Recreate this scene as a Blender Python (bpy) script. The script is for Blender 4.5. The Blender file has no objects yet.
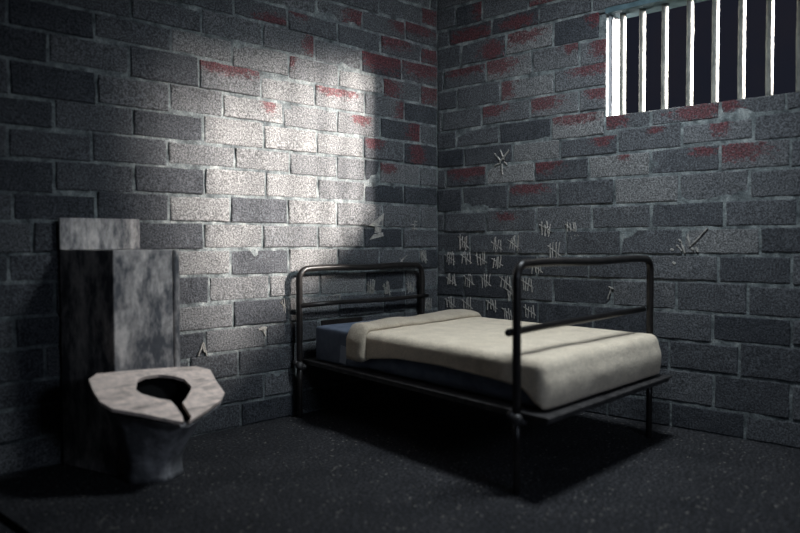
import bpy, bmesh, math, random
from mathutils import Vector, Matrix, noise
from mathutils.geometry import tessellate_polygon
random.seed(11)
BL="4,196,6,160,49;216,616,6,160,48;636,1088,6,160,36;1108,1509,6,160,43;1529,1961,6,150,5;1981,2374,6,157,35;2394,2737,6,157,33;2757,3144,6,157,36;3164,3539,6,157,51;3559,3925,6,157,49;3945,4329,6,157,49;4349,4718,6,157,49;4738,5102,6,157,35;5122,5506,6,157,38;5526,5890,6,157,45;4,83,180,334,35;103,503,180,334,41;523,986,180,334,33;1006,1485,180,334,52;1505,1773,174,327,50;1793,2267,174,328,25;2287,2857,177,329,38;2877,3249,177,329,51;3269,3673,177,329,44;3693,4104,177,329,50;4124,4537,177,329,50;4557,4922,177,329,42;4942,5339,177,329,40;5359,5759,177,329,44;5779,5890,177,329,40;4,194,354,504,43;214,614,354,504,41;634,1035,354,504,39;1055,1506,354,504,53;1526,1975,341,501,30;1995,2335,349,499,35;2355,2732,349,477,35;2752,3140,349,477,45;3160,3529,349,477,37;3549,3928,349,477,39;3948,4356,349,477,47;4376,4739,349,477,38;4759,5122,349,477,43;5142,5539,349,477,51;5559,5890,349,477,33;4,398,524,654,41;418,861,524,654,32;881,1295,524,655,46;1315,1753,524,657,30;1773,2226,520,659,60;2246,2792,497,655,15;2812,3219,497,655,52;3239,3602,497,655,31;3622,3996,497,655,37;4016,4422,497,655,52;4442,4839,497,655,48;4859,5233,497,655,40;5253,5633,497,655,52;5653,5890,497,655,45;4,374,674,835,38;394,623,674,829,10;643,1092,674,824,32;1112,1564,676,833,83;1584,2012,678,837,15;2032,2503,676,822,60;2523,2909,675,823,37;2929,3371,675,823,33;3391,3800,675,823,53;3820,4197,675,823,40;4217,4589,675,823,36;4609,4995,675,823,32;5015,5384,675,823,32;5404,5786,675,823,35;5806,5890,675,823,46;4,387,855,989,55;407,816,847,990,10;836,1273,847,992,78;1293,1719,856,993,69;1739,2189,851,1000,65;2209,2725,843,1010,20;2745,3160,843,1010,32;3180,3549,843,1010,40;3569,3931,843,1010,36;3951,4341,843,1010,51;4361,4736,843,1010,49;4756,5175,843,1010,42;5195,5563,843,1010,32;5583,5890,843,1010,37;4,206,1009,1164,10;226,666,1010,1167,40;686,1100,1011,1172,35;1120,1552,1013,1177,90;1572,2029,1017,1177,25;2049,2596,1028,1173,80;2616,2962,1030,1167,47;2982,3395,1030,1162,42;3415,3789,1030,1158,33;3809,4182,1030,1158,36;4202,4576,1030,1158,50;4596,5008,1030,1158,51;5028,5396,1030,1158,51;5416,5780,1030,1158,38;5800,5890,1030,1158,45;4,407,1185,1325,40;427,835,1189,1331,5;855,1289,1194,1340,72;1309,1771,1197,1340,59;1791,2225,1196,1344,80;2245,2751,1191,1348,20;2771,3271,1184,1340,32;3291,3699,1178,1334,51;3719,4117,1178,1334,34;4137,4546,1178,1334,52;4566,4958,1178,1334,46;4978,5377,1178,1334,32;5397,5798,1178,1334,35;5818,5890,1178,1334,45;4,199,1343,1517,50;219,631,1347,1519,50;651,1107,1356,1522,66;1127,1558,1361,1524,83;1578,2025,1362,1525,25;2045,2464,1366,1516,85;2484,2918,1365,1520,22;2938,3369,1358,1491,15;3389,3784,1354,1483,46;3804,4208,1354,1483,38;4228,4644,1354,1483,51;4664,5037,1354,1483,48;5057,5417,1354,1483,41;5437,5853,1354,1483,43;4,394,1538,1676,8;414,823,1540,1675,5;843,1286,1543,1681,60;1306,1742,1545,1698,85;1762,2215,1541,1701,85;2235,2686,1538,1689,20;2706,3149,1526,1680,35;3169,3530,1505,1668,15;3550,3912,1503,1665,39;3932,4328,1503,1665,48;4348,4737,1503,1665,38;4757,5169,1503,1665,36;5189,5586,1503,1665,42;5606,5890,1503,1665,52;4,204,1696,1842,48;224,662,1695,1849,60,584,1810,78,31;682,822,1696,1854,12;842,1104,1699,1855,60;1124,1537,1710,1852,64;1557,1987,1720,1849,75;2007,2468,1721,1844,65;2488,2940,1701,1854,35;2960,3388,1693,1835,35;3408,3774,1685,1843,50;3794,4161,1685,1843,35;4181,4578,1685,1843,34;4598,5011,1685,1843,42;5031,5422,1685,1843,38;5442,5828,1685,1843,43;5848,5890,1685,1843,51;4,392,1864,2025,10,249,1946,60,82;412,834,1872,2028,40,746,1999,86,38;854,1293,1874,2015,80;1313,1755,1871,2021,85;1775,2220,1867,2032,85;2240,2691,1869,2017,22;2711,3148,1866,2016,45;3168,3571,1861,1999,20;3591,3951,1863,1999,44;3971,4350,1863,1999,38;4370,4762,1863,1999,51;4782,5172,1863,1999,41;5192,5595,1863,1999,51;5615,5890,1863,1999,38;4,198,2045,2189,46;218,654,2047,2190,15,225,2128,97,90;674,1097,2041,2192,67,861,2156,73,30;1117,1590,2038,2189,70;1610,2074,2048,2186,85,1713,2171,42,41;2094,2452,2046,2200,62;2472,2905,2032,2190,51;2925,3375,2021,2195,12;3395,3807,2019,2191,44;3827,4234,2019,2191,39;4254,4651,2019,2191,45;4671,5057,2019,2191,33;5077,5446,2019,2191,40;5466,5872,2019,2191,52;4,379,2209,2346,12;399,822,2211,2357,49,389,2271,70,80;842,1309,2211,2359,75,1129,2338,158,29;1329,1776,2207,2349,81;1796,2245,2211,2384,61,2066,2371,217,39;2265,2708,2209,2392,30;2728,3172,2224,2369,50;3192,3562,2212,2366,15;3582,3982,2211,2366,52;4002,4381,2211,2366,48;4401,4779,2211,2366,52;4799,5161,2211,2366,34;5181,5542,2211,2366,45;5562,5890,2211,2366,46;4,190,2364,2508,51,90,2472,113,74;210,621,2372,2507,46,581,2436,101,62;641,1080,2383,2506,84;1100,1539,2374,2525,66,1540,2531,44,62;1559,1998,2386,2536,73;2018,2438,2408,2538,76;2458,2914,2406,2531,45;2934,3378,2386,2532,15;3398,3803,2386,2532,40;3823,4220,2386,2532,40;4240,4650,2386,2532,49;4670,5048,2386,2532,37;5068,5484,2386,2532,40;5504,5888,2386,2532,31;4,413,2528,2683,34,175,2656,198,57;433,848,2527,2682,10,646,2659,223,70;868,1306,2535,2680,52;1326,1756,2552,2704,53,1343,2635,55,57;1776,2224,2557,2702,51;2244,2693,2555,2682,44;2713,3120,2551,2682,38;3140,3511,2552,2682,33;3531,3923,2552,2682,37;3943,4345,2552,2682,36;4365,4762,2552,2682,51;4782,5164,2552,2682,51;5184,5601,2552,2682,48;5621,5890,2552,2682,34;4,189,2703,2837,34,64,2806,113,74;209,646,2702,2834,33,557,2815,170,47;666,1087,2701,2834,32;1107,1545,2709,2839,38,1449,2846,72,35;1565,1983,2724,2846,34,1666,2747,119,27;2003,2377,2713,2846,32;2397,2775,2702,2846,53;2795,3212,2702,2846,37;3232,3602,2702,2846,51;3622,4029,2702,2846,46;4049,4450,2702,2846,47;4470,4863,2702,2846,45;4883,5301,2702,2846,52;5321,5696,2702,2846,50;5716,5890,2702,2846,47;4,371,2856,2998,37,270,2964,169,40;391,835,2852,2982,40,444,2962,80,47;855,1285,2856,2972,46,897,2924,93,82;1305,1712,2861,2972,50;1732,2125,2866,2972,38;2145,2547,2866,2972,40;2567,2970,2866,2972,40;2990,3383,2866,2972,32;3403,3794,2866,2972,50;3814,4183,2866,2972,31;4203,4614,2866,2972,52;4634,5023,2866,2972,34;5043,5407,2866,2972,34;5427,5797,2866,2972,50;5817,5890,2866,2972,49;4,182,3021,3150,49,137,3104,111,65;202,666,3009,3140,44;686,1162,2995,3140,33;1182,1556,2992,3140,45;1576,1969,2992,3140,51;1989,2378,2992,3140,38;2398,2801,2992,3140,45;2821,3192,2992,3140,51;3212,3621,2992,3140,44;3641,4061,2992,3140,32;4081,4484,2992,3140,45;4504,4919,2992,3140,37;4939,5355,2992,3140,50;5375,5758,2992,3140,46;5778,5890,2992,3140,38;4,70,3172,3324,33;90,490,3163,3315,47;510,923,3160,3312,42;943,1341,3160,3312,43;1361,1741,3160,3312,44;1761,2171,3160,3312,36;2191,2605,3160,3312,35;2625,3038,3160,3312,33;3058,3471,3160,3312,48;3491,3891,3160,3312,51;3911,4313,3160,3312,46;4333,4729,3160,3312,34;4749,5141,3160,3312,53;5161,5580,3160,3312,49;5600,5890,3160,3312,42;4,390,3338,3490,40;410,770,3332,3484,44;790,1201,3332,3484,32;1221,1618,3332,3484,40;1638,2035,3332,3484,52;2055,2417,3332,3484,48;2437,2841,3332,3484,50;2861,3223,3332,3484,38;3243,3631,3332,3484,46;3651,4020,3332,3484,48;4040,4422,3332,3484,47;4442,4855,3332,3484,41;4875,5280,3332,3484,35;5300,5709,3332,3484,31;5729,5890,3332,3484,51"
BR="4,230,6,158,35;250,650,6,158,36;670,1114,6,158,32;1134,1586,6,158,20;1606,2052,6,158,20;2072,2529,6,155,15;2549,2963,6,150,40;2983,3348,6,150,39;3368,3779,6,150,53;3799,4169,6,150,35;4189,4593,6,150,36;4613,4974,6,150,52;4994,5390,6,150,52;4,80,178,376,33;100,500,178,376,35;520,1025,178,376,34;1045,1490,178,376,42;1510,1906,178,376,43;1926,2331,177,377,50;2351,2792,172,378,25;2812,3213,170,370,47;3233,3652,170,370,49;3672,4035,170,370,48;4055,4469,170,370,32;4489,4891,170,370,34;4911,5312,170,370,36;5332,5390,170,370,36;4,238,396,564,39;258,746,396,564,53;766,1216,396,564,36;1236,1622,396,564,32;1642,2037,396,564,30;2057,2490,399,570,35;2510,2904,394,593,25;2924,3296,390,597,52;3316,3713,390,597,42;3733,4114,390,597,32;4134,4516,390,597,38;4536,4938,390,597,47;4958,5375,390,597,40;4,79,584,764,48;99,499,584,764,47;519,1005,584,764,10;1025,1471,584,764,15;1491,1916,584,764,15;1936,2322,587,760,45;2342,2791,605,758,12;2811,3180,617,756,42;3200,3582,617,756,52;3602,3990,617,756,43;4010,4391,617,756,35;4411,4798,617,756,45;4818,5186,617,756,44;5206,5390,617,756,44;4,281,784,939,15;301,745,784,957,12;765,1137,784,952,40;1157,1619,784,952,15;1639,2082,784,955,50;2102,2536,779,962,40;2556,2960,777,950,35;2980,3341,776,949,52;3361,3747,776,949,52;3767,4175,776,949,37;4195,4564,776,949,38;4584,4946,776,949,43;4966,5337,776,949,43;5357,5390,776,949,39;4,64,957,1124,47;84,506,966,1121,12;526,994,974,1117,10;1014,1434,971,1115,25;1454,1899,974,1120,25;1919,2354,979,1131,50;2374,2785,975,1130,25;2805,3177,969,1144,48;3197,3585,969,1144,44;3605,3973,969,1144,43;3993,4406,969,1144,37;4426,4821,969,1144,32;4841,5261,969,1144,41;5281,5390,969,1144,50;4,344,1142,1295,30;364,810,1139,1285,31;830,1246,1136,1302,43;1266,1682,1136,1300,30;1702,2125,1146,1307,35;2145,2605,1151,1303,70;2625,2998,1162,1307,25;3018,3406,1164,1308,33;3426,3803,1164,1308,40;3823,4225,1164,1308,51;4245,4662,1164,1308,37;4682,5096,1164,1308,50;5116,5390,1164,1308,52;4,64,1317,1459,42;84,508,1311,1461,35;528,984,1311,1474,45,705,1419,67,23;1004,1455,1321,1482,50;1475,1900,1324,1470,45;1920,2387,1325,1473,25;2407,2816,1325,1474,40;2836,3208,1328,1477,43;3228,3644,1328,1477,46;3664,4079,1328,1477,32;4099,4519,1328,1477,41;4539,4899,1328,1477,34;4919,5280,1328,1477,33;5300,5390,1328,1477,48;4,260,1479,1660,12;280,724,1487,1667,25;744,1172,1499,1667,30,911,1627,135,30;1192,1629,1495,1660,30;1649,2095,1491,1656,75;2115,2537,1493,1662,50;2557,2936,1496,1649,45;2956,3337,1497,1647,43;3357,3733,1497,1647,43;3753,4148,1497,1647,36;4168,4536,1497,1647,45;4556,4954,1497,1647,35;4974,5338,1497,1647,42;5358,5390,1497,1647,45;4,88,1678,1831,41;108,508,1683,1828,20,333,1809,164,49;528,970,1687,1823,85;990,1428,1683,1820,25,1072,1805,113,45;1448,1893,1678,1823,80,1720,1806,30,20;1913,2358,1679,1831,30,2267,1801,64,25;2378,2771,1675,1831,55,2472,1790,130,49;2791,3186,1667,1815,42;3206,3600,1667,1815,37;3620,3992,1667,1815,39;4012,4429,1667,1815,46;4449,4850,1667,1815,38;4870,5274,1667,1815,50;5294,5390,1667,1815,49;4,281,1850,1987,5;301,766,1845,1984,20;786,1192,1841,1973,75;1212,1653,1841,1963,30,1544,1945,62,35;1673,2109,1845,1992,40,1943,1967,42,20;2129,2555,1857,1974,52,2366,1949,43,44;2575,2955,1839,1987,40;2975,3385,1835,1987,36;3405,3775,1835,1987,41;3795,4161,1835,1987,47;4181,4601,1835,1987,37;4621,4983,1835,1987,33;5003,5363,1835,1987,48;4,196,2004,2134,30;216,636,2007,2132,35;656,1114,1996,2142,12;1134,1554,1980,2141,80,1318,2117,146,36;1574,1894,2002,2099,39,1620,2069,83,48;1914,2355,2003,2099,48,2238,2057,139,38;2375,2741,2005,2099,44,2414,2073,61,43;2761,3124,2007,2099,42;3144,3504,2007,2141,52;3524,3944,2007,2141,41;3964,4350,2007,2141,47;4370,4774,2007,2141,40;4794,5188,2007,2141,33;5208,5390,2007,2141,40;4,43,2154,2311,51;63,463,2153,2303,40;483,927,2158,2301,50,557,2267,117,39;947,1347,2162,2304,60,1044,2260,122,44;1367,1566,2161,2305,51,1510,2277,78,35;2931,3313,2161,2305,47;3333,3738,2161,2305,41;3758,4163,2161,2305,47;4183,4596,2161,2305,50;4616,4995,2161,2305,44;5015,5390,2161,2305,45;4,207,2328,2469,30;227,645,2318,2480,40;665,1138,2323,2471,70,703,2419,67,69;1158,1566,2325,2476,50,1446,2455,126,35;2931,3186,2325,2459,46;3206,3603,2325,2459,48;3623,4024,2325,2459,41;4044,4418,2325,2459,47;4438,4809,2325,2459,37;4829,5218,2325,2459,34;5238,5390,2325,2459,39;4,66,2489,2648,39;86,507,2496,2639,40,302,2628,165,40;527,944,2496,2652,70,626,2600,134,47;964,1347,2493,2653,55,1324,2638,81,36;1367,1566,2479,2640,51,1524,2602,54,62;2931,2999,2479,2640,37;3019,3438,2479,2640,45;3458,3864,2479,2640,35;3884,4292,2479,2640,45;4312,4730,2479,2640,35;4750,5165,2479,2640,31;5185,5390,2479,2640,52;4,246,2664,2829,32;266,698,2665,2828,32,576,2733,88,55;718,1128,2674,2833,75,843,2792,145,45;1148,1513,2661,2831,12,1523,2810,77,49;2931,3156,2660,2830,32;3176,3582,2660,2830,45;3602,3971,2660,2830,35;3991,4400,2660,2830,31;4420,4830,2660,2830,35;4850,5245,2660,2830,49;5265,5390,2660,2830,36;4,121,2849,2978,37;141,561,2848,2966,15,354,2884,183,48;581,1005,2851,2974,15,815,2903,119,38;1025,1449,2852,2974,38;1469,1830,2850,2974,47;1850,2239,2850,2974,50;2259,2640,2850,2974,39;2660,3054,2850,2974,36;3074,3469,2850,2974,36;3489,3891,2850,2974,42;3911,4326,2850,2974,40;4346,4727,2850,2974,33;4747,5145,2850,2974,50;5165,5390,2850,2974,45;4,197,2996,3148,41;217,467,2985,3137,15,476,3081,60,63;487,906,2994,3146,43;926,1338,2994,3146,50,988,2994,106,30;1358,1769,2994,3146,39;1789,2193,2994,3146,43;2213,2622,2994,3146,36;2642,3044,2994,3146,45;3064,3450,2994,3146,37;3470,3879,2994,3146,31;3899,4314,2994,3146,40;4334,4701,2994,3146,43;4721,5089,2994,3146,50;5109,5390,2994,3146,37;4,390,3163,3315,50;410,826,3166,3318,43;846,1254,3166,3318,33;1274,1644,3166,3318,38;1664,2070,3166,3318,33;2090,2507,3166,3318,41;2527,2944,3166,3318,33;2964,3366,3166,3318,43;3386,3769,3166,3318,37;3789,4182,3166,3318,49;4202,4601,3166,3318,48;4621,5018,3166,3318,35;5038,5390,3166,3318,49;4,190,3341,3493,52;210,605,3332,3484,35;625,1001,3338,3490,48;1021,1436,3338,3490,38;1456,1816,3338,3490,32;1836,2220,3338,3490,36;2240,2636,3338,3490,47;2656,3026,3338,3490,41;3046,3435,3338,3490,43;3455,3868,3338,3490,34;3888,4269,3338,3490,35;4289,4691,3338,3490,39;4711,5083,3338,3490,42;5103,5390,3338,3490,49"
scene = bpy.context.scene
C = scene.collection

# ------------------------------------------------------------------ materials
def nt(name):
    m = bpy.data.materials.new(name); m.use_nodes = True
    t = m.node_tree; b = t.nodes['Principled BSDF']
    return m, t, b
def nd(t, kind, **kw):
    n = t.nodes.new(kind)
    for k, v in kw.items(): setattr(n, k, v)
    return n
def lk(t, a, b): t.links.new(a, b)
def noise_n(t, vec, scale, detail=4, rough=.6, dist=0):
    n = nd(t, 'ShaderNodeTexNoise'); n.inputs['Scale'].default_value = scale
    n.inputs['Detail'].default_value = detail; n.inputs['Roughness'].default_value = rough
    n.inputs['Distortion'].default_value = dist
    lk(t, vec, n.inputs['Vector']); return n.outputs['Fac']
def ramp(t, fac, stops):
    r = nd(t, 'ShaderNodeValToRGB'); e = r.color_ramp.elements
    while len(e) < len(stops): e.new(.5)
    for x, (p, c) in zip(e, stops):
        x.position = p; x.color = (c, c, c, 1) if not isinstance(c, tuple) else (*c, 1)
    lk(t, fac, r.inputs['Fac']); return r.outputs['Color']
def mth(t, op, a, b=None, clamp=False):
    n = nd(t, 'ShaderNodeMath', operation=op, use_clamp=clamp)
    for i, v in enumerate((a, b)):
        if v is None: continue
        if isinstance(v, (int, float)): n.inputs[i].default_value = v
        else: lk(t, v, n.inputs[i])
    return n.outputs[0]
def mixc(t, fac, a, b, mode='MIX'):
    n = nd(t, 'ShaderNodeMix', data_type='RGBA', blend_type=mode)
    for s, v in ((0, fac), (6, a), (7, b)):
        if isinstance(v, (int, float)): n.inputs[s].default_value = v
        elif isinstance(v, tuple): n.inputs[s].default_value = (*v, 1)
        else: lk(t, v, n.inputs[s])
    return n.outputs[2]
def bump(t, h, strength, dist, b, prev=None):
    n = nd(t, 'ShaderNodeBump'); n.inputs['Strength'].default_value = strength
    n.inputs['Distance'].default_value = dist; lk(t, h, n.inputs['Height'])
    if prev is not None: lk(t, prev, n.inputs['Normal'])
    lk(t, n.outputs[0], b.inputs['Normal']); return n.outputs[0]
def pos(t): return nd(t, 'ShaderNodeNewGeometry').outputs['Position']
def objc(t): return nd(t, 'ShaderNodeTexCoord').outputs['Object']

def make_brick():
    m, t, b = nt('brick'); P = pos(t)
    pa = nd(t, 'ShaderNodeAttribute', attribute_name='pa'); pd = nd(t, 'ShaderNodeAttribute', attribute_name='pd')
    sp = nd(t, 'ShaderNodeSeparateColor'); lk(t, pa.outputs['Color'], sp.inputs[0])
    tone = mth(t, 'ADD', sp.outputs[0], mth(t, 'MULTIPLY', mth(t, 'SUBTRACT', noise_n(t, P, 7, 5), .5), .42), True)
    col = ramp(t, tone, [(0, (.020, .0225, .028)), (.45, (.062, .0645, .070)), (1, (.145, .143, .142))])
    g = noise_n(t, P, 95, 3, .7)
    grain = ramp(t, g, [(.37, .36), (.5, .95), (.63, 1.8)])
    col = mixc(t, 1.0, col, grain, 'MULTIPLY')
    # mortar smeared over the brick in places
    sm = ramp(t, noise_n(t, P, 11, 6, .7), [(.69, 0.0), (.76, .4)])
    col = mixc(t, sm, col, (.12, .13, .13))
    # old red paint left in patches
    ln = nd(t, 'ShaderNodeVectorMath', operation='LENGTH'); lk(t, pd.outputs['Vector'], ln.inputs[0])
    d = mth(t, 'SUBTRACT', 1.7, ln.outputs['Value'])
    st = nd(t, 'ShaderNodeMapping'); st.inputs['Scale'].default_value = (1, 1, 1.9); lk(t, P, st.inputs[0])
    r = mth(t, 'ADD', d, mth(t, 'MULTIPLY', mth(t, 'SUBTRACT', noise_n(t, st.outputs[0], 20, 9, .82), .535), 8.0))
    fl = ramp(t, noise_n(t, P, 75, 4, .7), [(.38, .35), (.50, 1.0)])
    r = mth(t, 'MULTIPLY', mth(t, 'MULTIPLY', mth(t, 'MULTIPLY', r, 3.5, True), sp.outputs[1], True), fl, True)
    col = mixc(t, mth(t, 'MULTIPLY', r, .85), col, mixc(t, 1.0, mixc(t, noise_n(t, P, 45, 3), (.022, .008, .010), (.115, .026, .030)), grain, 'MULTIPLY'))
    lk(t, col, b.inputs['Base Color']); b.inputs['Roughness'].default_value = .95
    b.inputs['Specular IOR Level'].default_value = .25
    bump(t, g, .7, .012, b, bump(t, noise_n(t, P, 22, 4), .4, .012, b))
    return m
def make_mortar():
    m, t, b = nt('mortar'); P = pos(t)
    c = ramp(t, noise_n(t, P, 9, 6, .7), [(.36, (.028, .034, .038)), (.52, (.110, .125, .128)), (.68, (.23, .245, .24))])
    c = mixc(t, 1.0, c, ramp(t, noise_n(t, P, 110, 2), [(.3, .6), (.7, 1.3)]), 'MULTIPLY')
    lk(t, c, b.inputs['Base Color']); b.inputs['Roughness'].default_value = .95
    bump(t, noise_n(t, P, 38, 5, .7), .9, .014, b)
    return m
def make_floor():
    m, t, b = nt('floor_grit'); P = pos(t)
    c = ramp(t, noise_n(t, P, 3, 6, .65), [(.3, (.010, .0105, .0125)), (.7, (.026, .0255, .028))])
    g = noise_n(t, P, 62, 3, .65)
    c = mixc(t, 1.0, c, ramp(t, g, [(.36, .15), (.5, .85), (.64, 3.2)]), 'MULTIPLY')
    v = nd(t, 'ShaderNodeTexVoronoi'); v.inputs['Scale'].default_value = 30; lk(t, P, v.inputs['Vector'])
    sel = mth(t, 'MULTIPLY', mth(t, 'LESS_THAN', v.outputs['Distance'], .2), mth(t, 'GREATER_THAN', noise_n(t, P, 15, 2), .535))
    c = mixc(t, mth(t, 'MULTIPLY', sel, .8), c, (.22, .20, .18))
    lk(t, c, b.inputs['Base Color']); b.inputs['Roughness'].default_value = .9
    b.inputs['Specular IOR Level'].default_value = .3
    bump(t, g, 1.0, .010, b)
    return m
def make_plain(name, lo, hi, scale=6, rough=.8, bs=.3, bsc=40, bd=.004, metal=0, spec=.5, stretch=(1, 1, 1), pos0=(.35, .65)):
    m, t, b = nt(name); mp = nd(t, 'ShaderNodeMapping'); mp.inputs['Scale'].default_value = stretch
    lk(t, pos(t), mp.inputs[0]); P = mp.outputs[0]
    c = ramp(t, noise_n(t, P, scale, 6, .68, .4), [(pos0[0], lo), (pos0[1], hi)])
    lk(t, c, b.inputs['Base Color']); b.inputs['Roughness'].default_value = rough
    b.inputs['Metallic'].default_value = metal; b.inputs['Specular IOR Level'].default_value = spec
    if bs: bump(t, noise_n(t, P, bsc, 4, .6), bs, bd, b)
    return m
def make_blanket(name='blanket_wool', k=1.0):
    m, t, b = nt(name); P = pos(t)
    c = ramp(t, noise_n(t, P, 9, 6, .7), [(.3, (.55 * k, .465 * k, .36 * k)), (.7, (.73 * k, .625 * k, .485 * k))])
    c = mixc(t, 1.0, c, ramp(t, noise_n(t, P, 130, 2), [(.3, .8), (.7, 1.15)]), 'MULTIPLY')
    lk(t, c, b.inputs['Base Color']); b.inputs['Roughness'].default_value = 1
    b.inputs['Specular IOR Level'].default_value = .1
    b.inputs['Sheen Weight'].default_value = .15
    bump(t, noise_n(t, P, 90, 4, .7), .55, .006, b, bump(t, noise_n(t, P, 10, 3), .35, .02, b))
    return m
def make_grimy(name, hi, lo, stretch, thr, scale=5):
    m, t, b = nt(name); mp = nd(t, 'ShaderNodeMapping'); mp.inputs['Scale'].default_value = stretch
    lk(t, pos(t), mp.inputs[0]); P = mp.outputs[0]
    f = ramp(t, noise_n(t, P, scale, 8, .72, .15), [(thr, 0.0), (thr + .2, 1.0)])
    c = mixc(t, f, lo, hi)
    c = mixc(t, 1.0, c, ramp(t, noise_n(t, pos(t), 28, 4), [(.3, .75), (.7, 1.15)]), 'MULTIPLY')
    lk(t, c, b.inputs['Base Color']); b.inputs['Roughness'].default_value = .6
    bump(t, noise_n(t, P, 14, 5), .25, .01, b)
    return m
M = dict(brick=make_brick(), mortar=make_mortar(), floor=make_floor(),
    ceil=make_plain('ceiling_concrete', (.04, .043, .05), (.07, .075, .085)),
    plain=make_plain('rough_concrete', (.04, .045, .055), (.07, .075, .085)),
    lintel=make_plain('lintel_concrete', (.03, .055, .066), (.06, .10, .115), 12, .9, .4, 50),
    jamb=make_plain('jamb_paint', (.24, .245, .26), (.36, .365, .38), 14, .7, .4, 60, .004),
    bar=make_plain('bare_steel', (.04, .043, .04), (.16, .16, .142), 30, .62, .6, 120, .004, .15, .5, (1, 1, .35)),
    bedsteel=make_plain('black_enamel', (.006, .0055, .0055), (.020, .017, .016), 25, .33, .25, 60, .003, 0, .28),
    plate=make_plain('worn_steel_plate', (.012, .011, .011), (.06, .055, .055), 20, .55, .3, 70, .003, .2),
    mattress=make_plain('blue_ticking', (.085, .105, .145), (.125, .148, .195), 12, .9, .3, 70, .004, 0, .2),
    patch=make_plain('pale_blue_cloth', (.20, .235, .30), (.28, .32, .39), 14, .9, .2),
    blanket=make_blanket(), blanket_dim=make_blanket('blanket_dimmed', .62),  # folded edge gets a darkened copy, painting in weaker light at the head
    tank=make_grimy('grimy_metal', (.62, .555, .51), (.085, .085, .092), (1, 1, .4), .42, 8),
    bowl=make_grimy('grimy_bowl', (.38, .37, .38), (.12, .12, .125), (1, 1, .7), .45),
    seat=make_grimy('stained_seat', (.92, .74, .64), (.24, .19, .165), (.55, 3.2, 1), .30, 6),
    black=make_plain('near_black', (.004, .004, .004), (.008, .008, .008), rough=.95, spec=.1),  # near black all over, lines the bowl
    chalk=make_plain('chalk', (.13, .125, .118), (.33, .315, .29), 60, 1, .3, 120, .003, 0, .1))

# ------------------------------------------------------------------ helpers
def wloc(p):
    v = Vector((0, 0, 0))
    while p is not None: v += p.location; p = p.parent
    return v
def link(name, me, mats, parent=None, smooth=False, loc=None):
    o = bpy.data.objects.new(name, me); C.objects.link(o)
    for m in (mats if isinstance(mats, (list, tuple)) else [mats]): me.materials.append(m)
    if smooth:
        for f in me.polygons: f.use_smooth = True
    base = Vector(loc) if loc is not None else Vector((0, 0, 0))
    if parent is not None:
        o.parent = parent; base = base - wloc(parent)
        me.transform(Matrix.Translation(base))
    elif loc is not None:
        o.location = loc
    return o
def mesh(name, vs, fs, mats, parent=None, smooth=False, fix=True, bev=0, seg=2):
    me = bpy.data.meshes.new(name); me.from_pydata([tuple(v) for v in vs], [], fs)
    bm = bmesh.new(); bm.from_mesh(me)
    if fix:
        bmesh.ops.remove_doubles(bm, verts=bm.verts, dist=1e-5)
        bmesh.ops.recalc_face_normals(bm, faces=bm.faces)
    if bev:
        bmesh.ops.bevel(bm, geom=bm.edges[:], offset=bev, segments=seg, affect='EDGES', profile=.5)
    bm.to_mesh(me); bm.free(); me.update()
    return link(name, me, mats, parent, smooth)
def box_vf(x0, x1, y0, y1, z0, z1, n0=0):
    v = [(x, y, z) for z in (z0, z1) for y in (y0, y1) for x in (x0, x1)]
    f = [(0, 2, 3, 1), (4, 5, 7, 6), (0, 1, 5, 4), (2, 6, 7, 3), (0, 4, 6, 2), (1, 3, 7, 5)]
    return v, [tuple(i + n0 for i in q) for q in f]
def box(name, b, mat, parent=None, bev=0):
    v, f = box_vf(*b); return mesh(name, v, f, mat, parent, bev=bev)
def tube_vf(pts, rad, n=14, cap=True):
    """swept round bar through pts; rad a number or one radius per point"""
    pts = [Vector(p) for p in pts]; R = rad if isinstance(rad, (list, tuple)) else [rad] * len(pts)
    vs, fs = [], []; up = None
    for i, p in enumerate(pts):
        d = (pts[min(i + 1, len(pts) - 1)] - pts[max(i - 1, 0)]).normalized()
        if up is None:
            up = Vector((0, 0, 1)) if abs(d.z) < .9 else Vector((1, 0, 0))
        s = d.cross(up).normalized(); up = s.cross(d).normalized()
        for k in range(n):
            a = 2 * math.pi * k / n
            vs.append(p + (s * math.cos(a) + up * math.sin(a)) * R[i])
    for i in range(len(pts) - 1):
        for k in range(n):
            fs.append((i * n + k, i * n + (k + 1) % n, (i + 1) * n + (k + 1) % n, (i + 1) * n + k))
    if cap:
        fs.append(tuple(range(n))); fs.append(tuple((len(pts) - 1) * n + k for k in range(n)))
    return vs, fs
def tube(name, pts, rad, mat, parent=None, n=14):
    v, f = tube_vf(pts, rad, n); o = mesh(name, v, f, mat, parent, smooth=True)
    return o
def thing(name, label, cat, loc, group=None):
    o = bpy.data.objects.new(name, None); C.objects.link(o); o.location = loc
    o.empty_display_size = .1
    tag(o, label, cat, group); return o
def tag(o, label, cat, group=None):
    o['label'] = label; o['category'] = cat
    if group: o['group'] = group
    return o
def struct(o): o['kind'] = 'structure'; return o

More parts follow.
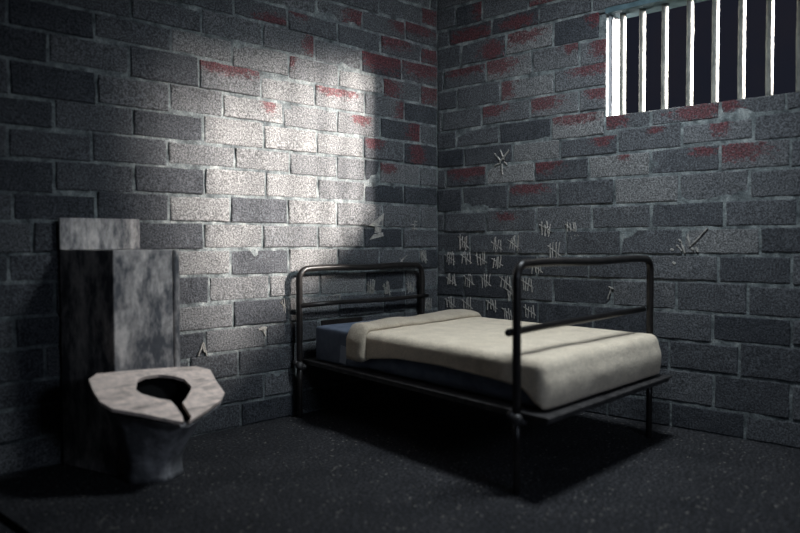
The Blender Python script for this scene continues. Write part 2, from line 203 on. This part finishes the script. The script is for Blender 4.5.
# ------------------------------------------------------------------ the brick walls
WIN = (1.567, 2.93, 2.10, 2.825)      # window opening in the right wall: y0, y1, z0, z1
THICK = .215
BLX, BRY, CZ = 5.9, 5.4, 3.5
def brick_wall(name, data, toworld, solids):
    vs, fs, pa, pd, mi = [], [], [], [], []
    rnd = random.Random(len(data))
    for rec in data.split(';'):
        r = [float(x) for x in rec.split(',')]
        u0, u1, z0, z1 = [x / 1000 for x in r[:4]]; tone = r[4] / 100
        red = [x / 1000 for x in r[5:]] if len(r) > 5 else None
        if z1 - z0 < .02 or u1 - u0 < .02: continue
        w, h = u1 - u0, z1 - z0
        nx = max(3, int(w / .05)); nz = 4
        us = [0, .006] + [.006 + (w - .012) * i / nx for i in range(1, nx)] + [w - .006, w]
        zs = [0, .006] + [.006 + (h - .012) * i / nz for i in range(1, nz)] + [h - .006, h]
        off = rnd.uniform(-.003, .005); ta, tb = rnd.uniform(-.006, .006), rnd.uniform(-.012, .012)
        base = len(vs); nu, nv = len(us), len(zs)
        def put(u, z, d):
            vs.append(toworld(u, z, d)); pa.append((max(0, min(1, tone)), 1.0 if red else 0.0, 0, 1))
            pd.append(((u - red[0]) / red[2], (z - red[1]) / red[3], 0) if red else (9, 9, 0))
        for j, zz in enumerate(zs):
            for i, uu in enumerate(us):
                u, z = u0 + uu, z0 + zz
                edge = i in (0, nu - 1) or j in (0, nv - 1)
                nz_ = noise.noise(Vector((u * 16, z * 16, tone * 40)))
                n2 = noise.noise(Vector((u * 16 + 50, z * 16, tone * 40)))
                d = off + ta * (uu / w - .5) + tb * (zz / h - .5) + nz_ * .0022 - (.004 if edge else 0)
                ru = n2 * .006 if i in (0, 1, nu - 2, nu - 1) else 0
                rz = nz_ * .0055 if j in (0, 1, nv - 2, nv - 1) else 0
                put(u + ru if 0 < i or u0 > .02 else u, max(z + rz, .002), d)
        for j in range(nv - 1):
            for i in range(nu - 1):
                a = base + j * nu + i; fs.append((a, a + 1, a + 1 + nu, a + nu)); mi.append(0)
        ring = [i for i in range(nu)] + [j * nu + nu - 1 for j in range(1, nv)] + [(nv - 1) * nu + i for i in range(nu - 2, -1, -1)] + [j * nu for j in range(nv - 2, 0, -1)]
        b2 = len(vs)
        for k in ring:
            i, j = k % nu, k // nu
            put(u0 + us[i], z0 + zs[j], -.03)
        for a in range(len(ring)):
            c = (a + 1) % len(ring)
            fs.append((base + ring[a], b2 + a, b2 + c, base + ring[c])); mi.append(0)
    nb = len(fs)
    for (u0, u1, z0, z1) in solids:       # the mortar body, its face uneven between the bricks
        n0 = len(vs); nx = max(2, int((u1 - u0) / .06)); nz = max(2, int((z1 - z0) / .06))
        for j in range(nz + 1):
            for i in range(nx + 1):
                u = u0 + (u1 - u0) * i / nx; z = z0 + (z1 - z0) * j / nz
                inn = 0 < i < nx and 0 < j < nz
                d = -.0075 + (noise.noise(Vector((u * 9, z * 9, 3))) * .007 if inn else 0)
                vs.append(toworld(u, z, d)); pa.append((0, 0, 0, 1)); pd.append((9, 9, 0))
        for j in range(nz):
            for i in range(nx):
                a = n0 + j * (nx + 1) + i; fs.append((a, a + 1, a + nx + 2, a + nx + 1)); mi.append(1)
        m0 = len(vs)
        for (u, z) in ((u0, z0), (u1, z0), (u1, z1), (u0, z1)):
            vs.append(toworld(u, z, -THICK)); pa.append((0, 0, 0, 1)); pd.append((9, 9, 0))
        fs.append((m0, m0 + 3, m0 + 2, m0 + 1)); mi.append(1)
        bot = [n0 + i for i in range(nx + 1)]; top = [n0 + nz * (nx + 1) + i for i in range(nx + 1)]
        le = [n0 + j * (nx + 1) for j in range(nz + 1)]; ri = [n0 + j * (nx + 1) + nx for j in range(nz + 1)]
        fs += [tuple(bot[::-1] + [m0, m0 + 1]), tuple(ri[::-1] + [m0 + 1, m0 + 2]), tuple(top + [m0 + 2, m0 + 3]), tuple(le + [m0 + 3, m0])]
        mi += [1] * 4
    me = bpy.data.meshes.new(name); me.from_pydata([tuple(v) for v in vs], [], fs)
    a = me.attributes.new('pa', 'FLOAT_COLOR', 'POINT'); a.data.foreach_set('color', [c for p in pa for c in p])
    a = me.attributes.new('pd', 'FLOAT_VECTOR', 'POINT'); a.data.foreach_set('vector', [c for p in pd for c in p])
    me.polygons.foreach_set('material_index', mi)
    bm = bmesh.new(); bm.from_mesh(me); bmesh.ops.recalc_face_normals(bm, faces=bm.faces)
    probe = toworld(0, 0, 1) - toworld(0, 0, 0)
    bm.faces.ensure_lookup_table()
    bm.to_mesh(me); bm.free()
    return struct(link(name, me, [M['brick'], M['mortar']]))
LW = lambda u, z, d: Vector((u, d, z))
RW = lambda u, z, d: Vector((d, u, z))
wall_left = brick_wall('wall_left', BL, LW, [(-THICK, BLX, 0, CZ)])  # BL lightens bricks where the window beam lands, light put into their tone
y0, y1, z0, z1 = WIN
wall_right = brick_wall('wall_right', BR, RW, [(0, y0 - .07, 0, CZ), (y1, BRY, 0, CZ), (y0 - .07, y1, 0, z0), (y0 - .07, y1, z1, CZ)])

# floor: two slabs of dark grit with an open seam between them, on a bed of concrete
v, f = [], []
for bb in ((-.25, 3.655, -.25, BRY + .2, -.06, 0), (3.70, BLX + .2, -.25, BRY + .2, -.06, 0), (-.25, BLX + .2, -.25, BRY + .2, -.16, -.06)):
    a, b_ = box_vf(*bb, len(v)); v += a; f += b_
struct(mesh('floor', v, f, M['floor'], fix=False))
struct(box('ceiling', (-.25, BLX + .2, -.25, BRY + .2, CZ, CZ + .15), M['ceil']))
struct(box('wall_back', (BLX, BLX + .2, 0, BRY, 0, CZ), M['plain']))
struct(box('wall_near', (-.2, BLX + .2, BRY, BRY + .2, 0, CZ), M['plain']))

# ------------------------------------------------------------------ barred window
win = bpy.data.objects.new('window_1', None); C.objects.link(win); win.location = (-.1, (y0 + y1) / 2, z0); struct(win)
for (xa, xb, dy) in ((-.042, -.007, .001), (-.108, -.065, .006), (-.188, -.132, .004)):
    box('jamb_strip', (xa, xb, y0 - .072, y0 + dy, z0 + .002, z1 - .012), M['mortar'] if xb > -.01 else M['jamb'], win)
box('jamb', (-THICK, -.004, y1 - .008, y1 + .02, z0 + .002, z1 - .002), M['jamb'], win)
v, f = [], []
N = 16
box('lintel', (-THICK - .01, -.006, y0 - .01, y1 + .01, z1 - .012, z1 + .03), M['lintel'], win, bev=.004)
box('sill', (-THICK, -.012, y0 - .005, y1 + .005, z0 - .03, z0 + .002), M['mortar'], win, bev=.004)
for k, yb in enumerate((1.645, 1.791, 1.952, 2.124, 2.291, 2.455, 2.622, 2.795)):
    pts, rr = [], []
    for j in range(25):
        z = z0 - .004 + (z1 - z0 - .002) * j / 24
        pts.append((-.10 + .0025 * noise.noise(Vector((k * 7, z * 5, 0))), yb + .003 * noise.noise(Vector((k * 7, z * 4, 9))), z))
        rr.append(.0215 + .0016 * noise.noise(Vector((k * 5 + 3, z * 22, 4))))
    tube('bar', pts, rr, M['bar'], win, 16)

# ------------------------------------------------------------------ chalk marks scratched on the bricks
def strokes(name, segs, T, wall, wd=.0075, dep=.0095):
    v, f = [], []
    for (a, za, b, zb) in segs:
        n = max(2, int(math.hypot(b - a, zb - za) / .02)); L_ = math.hypot(b - a, zb - za)
        pu, pz = -(zb - za) / L_, (b - a) / L_
        r0 = len(v)
        for i in range(n + 1):
            t = i / n
            w = wd * (.55 + .45 * math.sin(math.pi * min(max(t, .08), .92))) * random.uniform(.7, 1.2) * .5
            u = a + (b - a) * t + random.uniform(-.002, .002); z = za + (zb - za) * t
            for s, d in ((-1, 0.0), (-.6, dep), (.6, dep), (1, 0.0)):
                v.append(T(u + pu * w * s, z + pz * w * s, d))
        for i in range(n):
            for k in range(3):
                q_ = r0 + i * 4 + k; f.append((q_, q_ + 1, q_ + 5, q_ + 4))
            q_ = r0 + i * 4; f.append((q_ + 3, q_, q_ + 4, q_ + 7))
        f.append((r0, r0 + 1, r0 + 2, r0 + 3)); e = r0 + n * 4; f.append((e, e + 1, e + 2, e + 3))
    return mesh(name, v, f, M['chalk'], wall)
def tally(u, z, T, wall, w=.092, h=.098, flip=1):
    s = []
    for k in range(4):
        x = u + (k - 1.5) * w / 4 + random.uniform(-.006, .006)
        t = random.uniform(-.010, .010); hh = h * random.uniform(.75, 1.12); dz = random.uniform(-.01, .01)
        s.append((x + t, z + hh / 2 + dz, x - t, z - hh / 2 + dz))
    g = flip
    s.append((u - g * w * .62, z + h * random.uniform(.2, .42), u + g * w * .62, z - h * random.uniform(.2, .45)))
    strokes('tally_mark', s, T, wall)
TR = [(0.288, 1.225), (0.633, 1.201), (0.795, 1.209), (1.083, 1.321), (1.31, 1.311), (1.16, 1.167), (0.147, 1.092), (0.319, 1.086), (0.474, 1.088), (0.633, 1.067), (1.004, 1.025), (0.158, 0.911), (0.348, 0.91), (0.519, 0.916), (0.716, 0.915), (0.918, 0.901), (0.778, 0.816), (0.147, 0.725), (0.328, 0.718), (0.579, 0.724), (0.736, 0.667), (0.942, 0.694)]
TL = [(0.179, 1.11), (0.778, 0.882), (0.604, 0.86), (0.336, 0.851), (1.6, 0.783), (0.119, 0.707)]
for u, z in TR: tally(u, z, RW, wall_right, h=.10 if z < 1.15 else .115)
for u, z in TL: tally(u, z, LW, wall_left, w=.075, h=.10, flip=-1)
strokes('chalk_star', [(0.747, 1.936, 0.656, 1.85), (0.607, 1.92, 0.666, 1.857), (0.661, 1.943, 0.704, 1.862), (0.666, 1.842, 0.607, 1.826), (0.676, 1.833, 0.685, 1.751), (0.704, 1.847, 0.733, 1.821)], RW, wall_right, .011)
strokes('chalk_tick', [(2.297, 1.312, 2.182, 1.194), (2.168, 1.275, 2.182, 1.197), (2.122, 1.229, 2.149, 1.152), (2.108, 1.243, 2.128, 1.216), (2.10, 1.20, 2.13, 1.165)], RW, wall_right, .012)
strokes('chalk_spots', [(2.054, 1.177, 2.075, 1.171), (2.095, 1.203, 2.109, 1.19), (2.221, 1.191, 2.235, 1.159), (2.069, 1.092, 2.086, 1.079), (2.195, 1.184, 2.208, 1.171)], RW, wall_right, .02)
strokes('chalk_scratch', [(1.628, 0.91, 1.598, 0.824), (1.605, 0.912, 1.644, 0.896)], RW, wall_right, .010)
strokes('chalk_pound', [(0.287, 1.398, 0.299, 1.316), (0.323, 1.369, 0.263, 1.365), (0.317, 1.336, 0.251, 1.333), (0.287, 1.398, 0.263, 1.39)], LW, wall_left, .012)
strokes('chalk_cross', [(0.371, 1.121, 0.452, 1.066), (0.463, 1.098, 0.429, 1.065)], LW, wall_left, .010)
strokes('chalk_hook', [(1.179, 0.831, 1.092, 0.837), (1.097, 0.841, 1.102, 0.797)], LW, wall_left, .012)
strokes('chalk_peak', [(2.254, 0.594, 2.288, 0.508), (2.251, 0.588, 2.226, 0.501), (2.258, 0.575, 2.244, 0.529)], LW, wall_left, .016)
strokes('chalk_smear', [(1.828, 0.637, 1.762, 0.645), (1.795, 0.639, 1.771, 0.589), (1.80, .628, 1.765, .63)], LW, wall_left, .022)
def flake(name, polys, T, wall, mat, dep=.009):
    v, f = [], []
    for P in polys:
        pts = []
        for i, (a, b) in enumerate(P):
            c = P[(i + 1) % len(P)]
            for t in (0, .33, .66):
                pts.append((a + (c[0] - a) * t + random.uniform(-.003, .003), b + (c[1] - b) * t + random.uniform(-.003, .003)))
        n0 = len(v); n = len(pts)
        v += [T(u, z, dep) for u, z in pts] + [T(u, z, -.004) for u, z in pts]
        tri = tessellate_polygon([[Vector((u, z, 0)) for u, z in pts]])
        f += [tuple(n0 + i for i in t) for t in tri]
        f += [(n0 + i, n0 + (i + 1) % n, n0 + n + (i + 1) % n, n0 + n + i) for i in range(n)]
    return mesh(name, v, f, mat, wall)
flake('plaster_flake', [[(.80, 1.352), (.735, 1.395), (.64, 1.452), (.648, 1.362), (.72, 1.345)], [(.735, 1.345), (.665, 1.34), (.668, 1.30), (.735, 1.30)], [(.79, 1.243), (.645, 1.272), (.65, 1.30), (.74, 1.29)]], LW, wall_left, M['chalk'])

# ------------------------------------------------------------------ iron bed
bed = thing('bed_frame', 'black tubular iron bed frame with bent pipe ends standing under the tally marks', 'bed', (.98, 1.12, 0))
PZ = .405
def arch(a, b, ztop, zbot, r=.075, lean=((0, 0), (0, 0))):
    """pipe bent into an inverted U from foot point a to foot point b"""
    A, B = Vector((*a, 0)), Vector((*b, 0)); d = (B - A).normalized(); up = Vector((0, 0, 1))
    P = [A + up * (zbot + (ztop - r - zbot) * i / 8) for i in range(9)]
    for i in range(1, 9):
        t = math.pi / 2 * i / 8; P.append(A + d * r * (1 - math.cos(t)) + up * (ztop - r + r * math.sin(t)))
    n = (B - A).length - 2 * r
    for i in range(1, 9): P.append(A + d * (r + n * i / 9) + up * (ztop + .004 * math.sin(i)))
    for i in range(8, -1, -1):
        t = math.pi / 2 * i / 8; P.append(B - d * r * (1 - math.cos(t)) + up * (ztop - r + r * math.sin(t)))
    P += [B + up * (zbot + (ztop - r - zbot) * i / 8) for i in range(7, -1, -1)]
    W = (B - A).length
    for p in P:                                       # the bent pipe leans a little as it rises
        k = (p.z - zbot) / (ztop - zbot); s = (p - A).dot(d) / W
        p.x += k * (lean[0][0] * (1 - s) + lean[1][0] * s); p.y += k * (lean[0][1] * (1 - s) + lean[1][1] * s)
    return P
HL, HR, FL, FR = (1.530, .072), (.268, .072), (1.812, 2.125), (.352, 2.085)
tube('headboard_pipe', arch(HL, HR, 1.042, PZ - .05, .08), .0225, M['bedsteel'], bed)
tube('footboard_pipe', arch(FL, FR, 1.122, PZ - .05, .07, ((-.002, -.003), (.040, .020))), .0215, M['bedsteel'], bed)
tube('head_rail', [(1.53, .085, .785), (1.2, .086, .79), (.8, .086, .783), (.4, .086, .786), (.215, .084, .788)], [.017, .0165, .0165, .0165, .0165], M['bedsteel'], bed)
tube('foot_rail', [(1.838, 2.083, .786), (1.825, 2.083, .787), (1.5, 2.075, .793), (1.1, 2.067, .795), (.7, 2.060, .802), (.375, 2.055, .806)], [.012, .019, .0175, .0175, .0175, .017], M['bedsteel'], bed)
for (x, y) in (HL, HR, FL, FR):
    tube('leg', [(x, y, .0), (x, y, .006), (x, y, .1), (x, y, .25), (x, y, PZ - .03)], [.017, .0185, .018, .0185, .020], M['bedsteel'], bed)
    v, f = [], []
    for k, (dx, dy, dz, r) in enumerate(((.012, .010, -.036, .030), (-.022, .018, -.050, .024), (.018, -.02, -.018, .024))):
        n0 = len(v)
        bm = bmesh.new(); bmesh.ops.create_icosphere(bm, subdivisions=2, radius=r)
        for q_ in bm.verts:
            c = q_.co; v.append(Vector((x + dx, y + dy, PZ + dz)) + c * (1 + .25 * noise.noise(c * 60 + Vector((x * 9, y * 9, k)))))
        f += [tuple(n0 + w.index for w in fc.verts) for fc in bm.faces]; bm.free()
    mesh('weld_joint', v, f, M['plate'], bed, smooth=True, fix=False)
def slab(pts, z0, z1):
    n = len(pts); v = [(x, y, z1) for x, y in pts] + [(x, y, z0) for x, y in pts]
    return v, [tuple(range(n)), tuple(range(2 * n - 1, n - 1, -1))] + [(i, n + i, n + (i + 1) % n, (i + 1) % n) for i in range(n)]
PL = [(1.492, .055), (1.834, 2.325), (.345, 2.232), (.262, .05)]
v, f = slab(PL, PZ - .012, PZ)
mesh('platform', v, f, M['plate'], bed, bev=.003)
def inset(p, c, k): return (c[0] + (p[0] - c[0]) * k, c[1] + (p[1] - c[1]) * k)
for i in range(4):                                   # angle iron running under each edge of the platform
    a, b = PL[i], PL[(i + 1) % 4]; c = (.98, 1.15)
    v, f = slab([inset(a, c, .985), inset(b, c, .985), inset(b, c, .965), inset(a, c, .965)], PZ - .034, PZ - .012)
    mesh('edge_rail', v, f, M['plate'], bed, bev=.002)
box('dark_strip', (.92, 1.32, .05, .064, .60, .665), M['bedsteel'], bed, bev=.004)  # short flat dark strip low behind the mattress head

# ------------------------------------------------------------------ mattress and blanket
MZ0, MZ1 = PZ + .001, .645
Wm, Lm = 1.30, 2.06
MC = dict(HN=(1.456, .15), HF=(.245, .13), FN=(1.750, 2.230), FF=(.418, 2.165))
def mat_xy(X, Y):
    a, b = X / Wm, Y / Lm
    p = [(1 - a) * (1 - b) * MC['HN'][i] + a * (1 - b) * MC['HF'][i] + (1 - a) * b * MC['FN'][i] + a * b * MC['FF'][i] for i in (0, 1)]
    return p
def rbox(p, lo, hi, r):
    q = Vector([min(max(p[i], lo[i] + r), hi[i] - r) for i in range(3)]); d = Vector(p) - q
    return q + d.normalized() * r if d.length > 1e-9 else Vector(p)
mt = thing('mattress', 'thin dull blue mattress on the iron bed, its head end uncovered', 'mattress', (1.0, 1.15, MZ0))
bm = bmesh.new(); bmesh.ops.create_cube(bm, size=1)
bmesh.ops.subdivide_edges(bm, edges=bm.edges[:], cuts=15, use_grid_fill=True)
hz = MZ1 - MZ0
def warp(c):                                          # crowd the grid lines towards the edges
    return .5 * math.copysign(1 - (1 - min(1, abs(2 * c))) ** 1.8, c)
for v_ in bm.verts:
    c = v_.co; p = Vector(((warp(c.x) + .5) * Wm, (warp(c.y) + .5) * Lm, (warp(c.z) + .5) * hz))
    if p.y > .56:                                     # under the blanket the edges are pressed rounder
        k = .012; p = Vector((k + (p.x / Wm) * (Wm - 2 * k), p.y * (Lm - k) / Lm, p.z * (hz - .006) / hz))
        p = rbox(p, (k, 0, 0), (Wm - k, Lm - k, hz - .006), .058)
    else: p = rbox(p, (0, 0, 0), (Wm, Lm, hz), .022)
    x, y = mat_xy(p.x, p.y)
    v_.co = Vector((x, y, MZ0 + p.z + (.002 * noise.noise(Vector((x * 5, y * 5, 1))) if p.z > .1 else 0)))
bmesh.ops.recalc_face_normals(bm, faces=bm.faces)
me = bpy.data.meshes.new('ticking'); bm.to_mesh(me); bm.free()
link('ticking', me, M['mattress'], mt, True)
def lerp(tab, x):
    if x <= tab[0][0]: return tab[0][1]
    for (a, b), (c, d) in zip(tab, tab[1:]):
        if x <= c: return b + (d - b) * (x - a) / (c - a)
    return tab[-1][1]
v, f = [], []                                         # pale repair patch low on the near side
for (X, Yy, z) in ((-.004, .31, .428), (-.004, .385, .422), (-.004, .40, .535), (-.004, .325, .545), (.006, .31, .428), (.006, .385, .422), (.006, .40, .535), (.006, .325, .545)):
    x, y = mat_xy(X, Yy); v.append((x, y, z))
mesh('repair_patch', v, [(0, 1, 2, 3), (4, 7, 6, 5), (0, 4, 5, 1), (1, 5, 6, 2), (2, 6, 7, 3), (3, 7, 4, 0)], M['patch'], mt)['label'] = 'pale blue patch on the mattress side'

blanket = thing('blanket', 'rough khaki wool blanket spread over the mattress and tucked over its foot', 'blanket', (1.05, 1.4, MZ1))
Y0 = .47
hemN = [(.45, .462), (.60, .465), (.66, .495), (.95, .532), (1.35, .540), (1.70, .528), (1.94, .512), (2.03, .44), (2.06, .425)]
OFF = .010
def soft(X, Y, z, amp=1):
    n = noise.noise(Vector((X * 3.2, Y * 2.6, z * 5))); m = noise.noise(Vector((X * 9, Y * 7, z * 14 + 5)))
    return amp * (.008 * n + .004 * m)
def cloth(X, Y, z, off=OFF, r=.045, extra=0.0):
    lo = (-off, -9, -9); hi = (Wm + off, Lm + off, hz + off)
    p = rbox((X, Y, z), lo, hi, r)
    d = max(soft(p.x, p.y, p.z), -.001)
    # the blanket bellies out low on the foot end and at the far foot corner
    k = max(0, min(1, (p.y - (Lm - .12)) / .12)) * max(0, min(1, (hz - p.z) / .10))
    p.y += .020 * k * math.sin(min(1, (hz - p.z) / hz) * math.pi) + d * k
    if p.z < hz - .02:
        s = 1 if p.x > Wm / 2 else -1
        p.x += s * (abs(d) * .7 + (.012 * k * k if s > 0 else 0) + extra)
    else:
        p.z += d * .8 + extra
    x, y = mat_xy(p.x, p.y)
    return Vector((x, y, MZ0 + p.z))
bm = bmesh.new()
nX, nY, nS = 46, 60, 14
top = hz + OFF
def gx(i): return -OFF + (Wm + 2 * OFF) * (warp(i / nX - .5) + .5)
def gy(j): return Y0 + (Lm + OFF - Y0) * (1 - (1 - j / nY) ** 1.5)
def grid(fn, na, nb):
    g = [[bm.verts.new(fn(a, b)) for a in range(na + 1)] for b in range(nb + 1)]
    for b in range(nb):
        for a in range(na): bm.faces.new((g[b][a], g[b][a + 1], g[b + 1][a + 1], g[b + 1][a]))
def sz(k, hem):
    t = k / nS; t = t ** 1.4
    return top - t * (top - (hem - MZ0))
grid(lambda i, j: cloth(gx(i), gy(j), top), nX, nY)
grid(lambda j, k: cloth(-OFF, gy(j), sz(k, lerp(hemN, gy(j)))), nY, nS)
grid(lambda j, k: cloth(Wm + OFF, gy(j), sz(k, .50 if gy(j) < 1.8 else .50 - (gy(j) - 1.8) * .29)), nY, nS)
grid(lambda i, k: cloth(gx(i), Lm + OFF, sz(k, .425)), nX, nS)
bmesh.ops.remove_doubles(bm, verts=bm.verts, dist=1e-4)
bmesh.ops.recalc_face_normals(bm, faces=bm.faces)
me = bpy.data.meshes.new('spread'); bm.to_mesh(me); bm.free()
sp_ = link('spread', me, M['blanket'], blanket, True)
md = sp_.modifiers.new('thickness', 'SOLIDIFY'); md.thickness = .007; md.offset = 1
# the head edge of the blanket turned back into a thick band right across the bed
bm = bmesh.new(); nU, nT = 70, 12
def band(i, k):
    pth = -.16 + (Wm + .32) * i / nU                   # arc length across; negative = hanging on the near side
    ang = math.pi * k / nT
    if pth < 0: X, zz, a = -.018, hz + .018 + pth * 1.16, 0
    elif pth > Wm: X, zz, a = Wm + .018, hz + .018 - (pth - Wm), 1
    else: X, zz, a = pth, hz + .018, pth / Wm
    c, hw = .535 - .10 * a, .098 + .045 * a
    Y = c - hw * math.cos(ang)
    t = (.046 + .012 * noise.noise(Vector((pth * 4, 2, 0)))) * math.sin(ang) ** .6
    return cloth(X, Y, zz, .018, .04, t)
g = [[bm.verts.new(band(i, k)) for i in range(nU + 1)] for k in range(nT + 1)]
for k in range(nT):
    for i in range(nU): bm.faces.new((g[k][i], g[k][i + 1], g[k + 1][i + 1], g[k + 1][i]))
for i in range(nU): bm.faces.new((g[0][i], g[0][i + 1], g[nT][i + 1], g[nT][i]))
bm.faces.new([g[k][0] for k in range(nT + 1)]); bm.faces.new([g[k][nU] for k in range(nT + 1)])
bmesh.ops.recalc_face_normals(bm, faces=bm.faces)
me = bpy.data.meshes.new('folded_edge'); bm.to_mesh(me); bm.free()
link('folded_edge', me, M['blanket_dim'], blanket, True)['label'] = 'folded-back edge of the blanket, coloured darker as in weaker light'

# ------------------------------------------------------------------ toilet
wc = thing('toilet', 'grimy stained cell toilet with an open-front angular seat and tall cistern against the left wall', 'toilet', (2.88, .45, 0))
def prism(pts, z0, z1): return slab(pts, z0, z1)
TD = .45
v, f = prism([(3.150, .02), (3.046, TD), (2.705, TD), (2.690, .02)], 0, 1.192)
mesh('cistern', v, f, M['tank'], wc, bev=.006)
v, f = prism([(2.701, TD - .004), (2.690, TD + .004), (2.667, TD + .002), (2.655, TD - .03), (2.672, .04), (2.69, .04)], 0, 1.190)
mesh('corner_strip', v, f, M['tank'], wc, bev=.003)
box('back_panel', (2.690, 3.156, .02, .045, 1.192, 1.368), M['tank'], wc, bev=.004)
OUT = [(3.21, 0.51, 0.55), (3.15, 0.47, 0.56), (2.98, 0.48, 0.56), (2.76, 0.5, 0.55), (2.61, 0.52, 0.54), (2.55, 0.57, 0.52), (2.58, 0.68, 0.47), (2.6, 0.79, 0.43), (2.65, 0.84, 0.41), (2.79, 0.91, 0.38), (2.91, 0.96, 0.36), (2.94, 0.96, 0.36), (3.01, 0.91, 0.38), (3.1, 0.84, 0.41), (3.21, 0.77, 0.43), (3.24, 0.7, 0.46), (3.23, 0.6, 0.51)]
HOL = [(3.01, 0.62, 0.5), (2.98, 0.57, 0.52), (2.93, 0.55, 0.53), (2.85, 0.55, 0.53), (2.78, 0.58, 0.51), (2.74, 0.62, 0.5), (2.74, 0.69, 0.47), (2.76, 0.72, 0.46), (2.82, 0.78, 0.43), (2.86, 0.81, 0.42), (2.87, 0.86, 0.4), (2.88, 0.93, 0.37), (2.92, 0.96, 0.36), (2.92, 0.91, 0.38), (2.91, 0.84, 0.41), (2.91, 0.78, 0.43), (2.96, 0.75, 0.45), (3.02, 0.69, 0.47), (3.03, 0.65, 0.48)]
zpl = lambda y: .57 - .42 * (y - .45)
ring = OUT[11:] + OUT[:11] + [HOL[11], HOL[10], HOL[9], HOL[8], HOL[7], HOL[6], HOL[5], HOL[4], HOL[3], HOL[2], HOL[1], HOL[0], HOL[18], HOL[17], HOL[16], HOL[15], HOL[14], HOL[13]]
pts = [Vector((x, y, zpl(y))) for x, y, _ in ring]
n = len(pts)
tri = tessellate_polygon([[Vector((p.x, p.y, 0)) for p in pts]])
dn = Vector((0, -.007, -.016))
v = pts + [p + dn for p in pts]
f = [tuple(t) for t in tri] + [tuple(i + n for i in t[::-1]) for t in tri] + [(i, (i + 1) % n, n + (i + 1) % n, n + i) for i in range(n)]
mesh('seat', v, f, M['seat'], wc)
cen = Vector((2.90, .66, 0))
def ringat(k, z, cx, cy, flat):
    r = []
    for x, y, _ in OUT:
        zz = (zpl(y) - .03) * (1 - flat) + z * flat
        r.append(Vector((cx + (x - cen.x) * k, cy + (y - cen.y) * k, zz)))
    return r
rings = [ringat(.97, 0, 2.90, .66, 0), ringat(.86, .36, 2.90, .65, .35), ringat(.70, .28, 2.90, .63, .7), ringat(.52, .18, 2.90, .60, 1), ringat(.42, .09, 2.90, .585, 1), ringat(.44, .03, 2.90, .585, 1), ringat(.46, .0, 2.90, .585, 1)]
v, f = [p for r in rings for p in r], []
n = len(OUT)
for a in range(len(rings) - 1):
    for i in range(n): f.append((a * n + i, a * n + (i + 1) % n, (a + 1) * n + (i + 1) % n, (a + 1) * n + i))
f.append(tuple((len(rings) - 1) * n + i for i in range(n)))
ob = mesh('bowl', v, f, M['bowl'], wc, smooth=True)
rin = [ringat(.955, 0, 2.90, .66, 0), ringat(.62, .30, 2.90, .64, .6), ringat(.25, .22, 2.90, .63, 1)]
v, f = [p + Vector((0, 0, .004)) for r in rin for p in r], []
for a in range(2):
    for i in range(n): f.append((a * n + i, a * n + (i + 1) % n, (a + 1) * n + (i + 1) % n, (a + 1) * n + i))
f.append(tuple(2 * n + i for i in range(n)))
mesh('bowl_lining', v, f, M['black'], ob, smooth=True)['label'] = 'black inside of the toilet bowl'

# ------------------------------------------------------------------ light
def lamp(name, kind, loc, energy, col, **kw):
    d = bpy.data.lights.new(name, kind); d.energy = energy; d.color = col
    for k, v_ in kw.items(): setattr(d, k, v_)
    o = bpy.data.objects.new(name, d); C.objects.link(o); o.location = loc; return o
bulb = lamp('ceiling_lamp', 'SPOT', (1.36, 2.48, 3.1), 300, (.83, .93, 1.0), shadow_soft_size=.28, spot_size=math.radians(150), spot_blend=1.0)
bulb.rotation_euler = (Vector((.75, 1.1, .9)) - bulb.location).to_track_quat('-Z', 'Y').to_euler()
yard = lamp('yard_floodlight', 'SPOT', (-1.155, 3.918, 3.045), 13200, (1.0, .925, .86), shadow_soft_size=.14, spot_size=math.radians(44), spot_blend=1.0)
yard.rotation_euler = (Vector((1.0, 0, 2.0)) - yard.location).to_track_quat('-Z', 'Y').to_euler()

fill_lamp = lamp('blue_fill', 'AREA', (2.7, 5.2, 1.7), 20, (.68, .80, 1.0), shape='RECTANGLE', size=.8, size_y=.5)  # unseen fill added to lift the shadowed faces with faint blue
fill_lamp.rotation_euler = (Vector((2.2, 0, 1.2)) - fill_lamp.location).to_track_quat('-Z', 'Y').to_euler()
w = bpy.data.worlds.new('night_sky'); scene.world = w; w.use_nodes = True
t = w.node_tree; bg = t.nodes['Background']
tc = t.nodes.new('ShaderNodeTexCoord')
c = ramp(t, noise_n(t, tc.outputs['Generated'], 7, 5, .6), [(.5, (.0100, .0115, .0185)), (.85, (.0145, .0130, .0175))])
lk(t, c, bg.inputs['Color']); bg.inputs['Strength'].default_value = 1.0

# ------------------------------------------------------------------ camera
cam = bpy.data.cameras.new('camera'); co = bpy.data.objects.new('camera', cam); C.objects.link(co)
CP = [4.849799, 4.312042, 1.236045, 3.917153, -0.033515, -0.002892, 766.445731]
yaw, pit, rol, fpx = CP[3], CP[4], CP[5], CP[6]
fw = Vector((math.cos(pit) * math.cos(yaw), math.cos(pit) * math.sin(yaw), math.sin(pit)))
r = fw.cross(Vector((0, 0, 1))).normalized(); u = r.cross(fw)
r2 = r * math.cos(rol) + u * math.sin(rol); u2 = -r * math.sin(rol) + u * math.cos(rol)
mw = Matrix((r2, u2, -fw)).transposed().to_4x4(); mw.translation = Vector(CP[:3])
co.matrix_world = mw
cam.sensor_width = 36; cam.lens = fpx / 800 * 36; cam.clip_start = .05
cam.dof.use_dof = True; cam.dof.focus_distance = 5.6; cam.dof.aperture_fstop = .8
scene.camera = co
vs_ = scene.view_settings
vs_.view_transform = 'Standard'; vs_.look = 'None'; vs_.exposure = 0; vs_.gamma = 1
vs_.use_curve_mapping = False
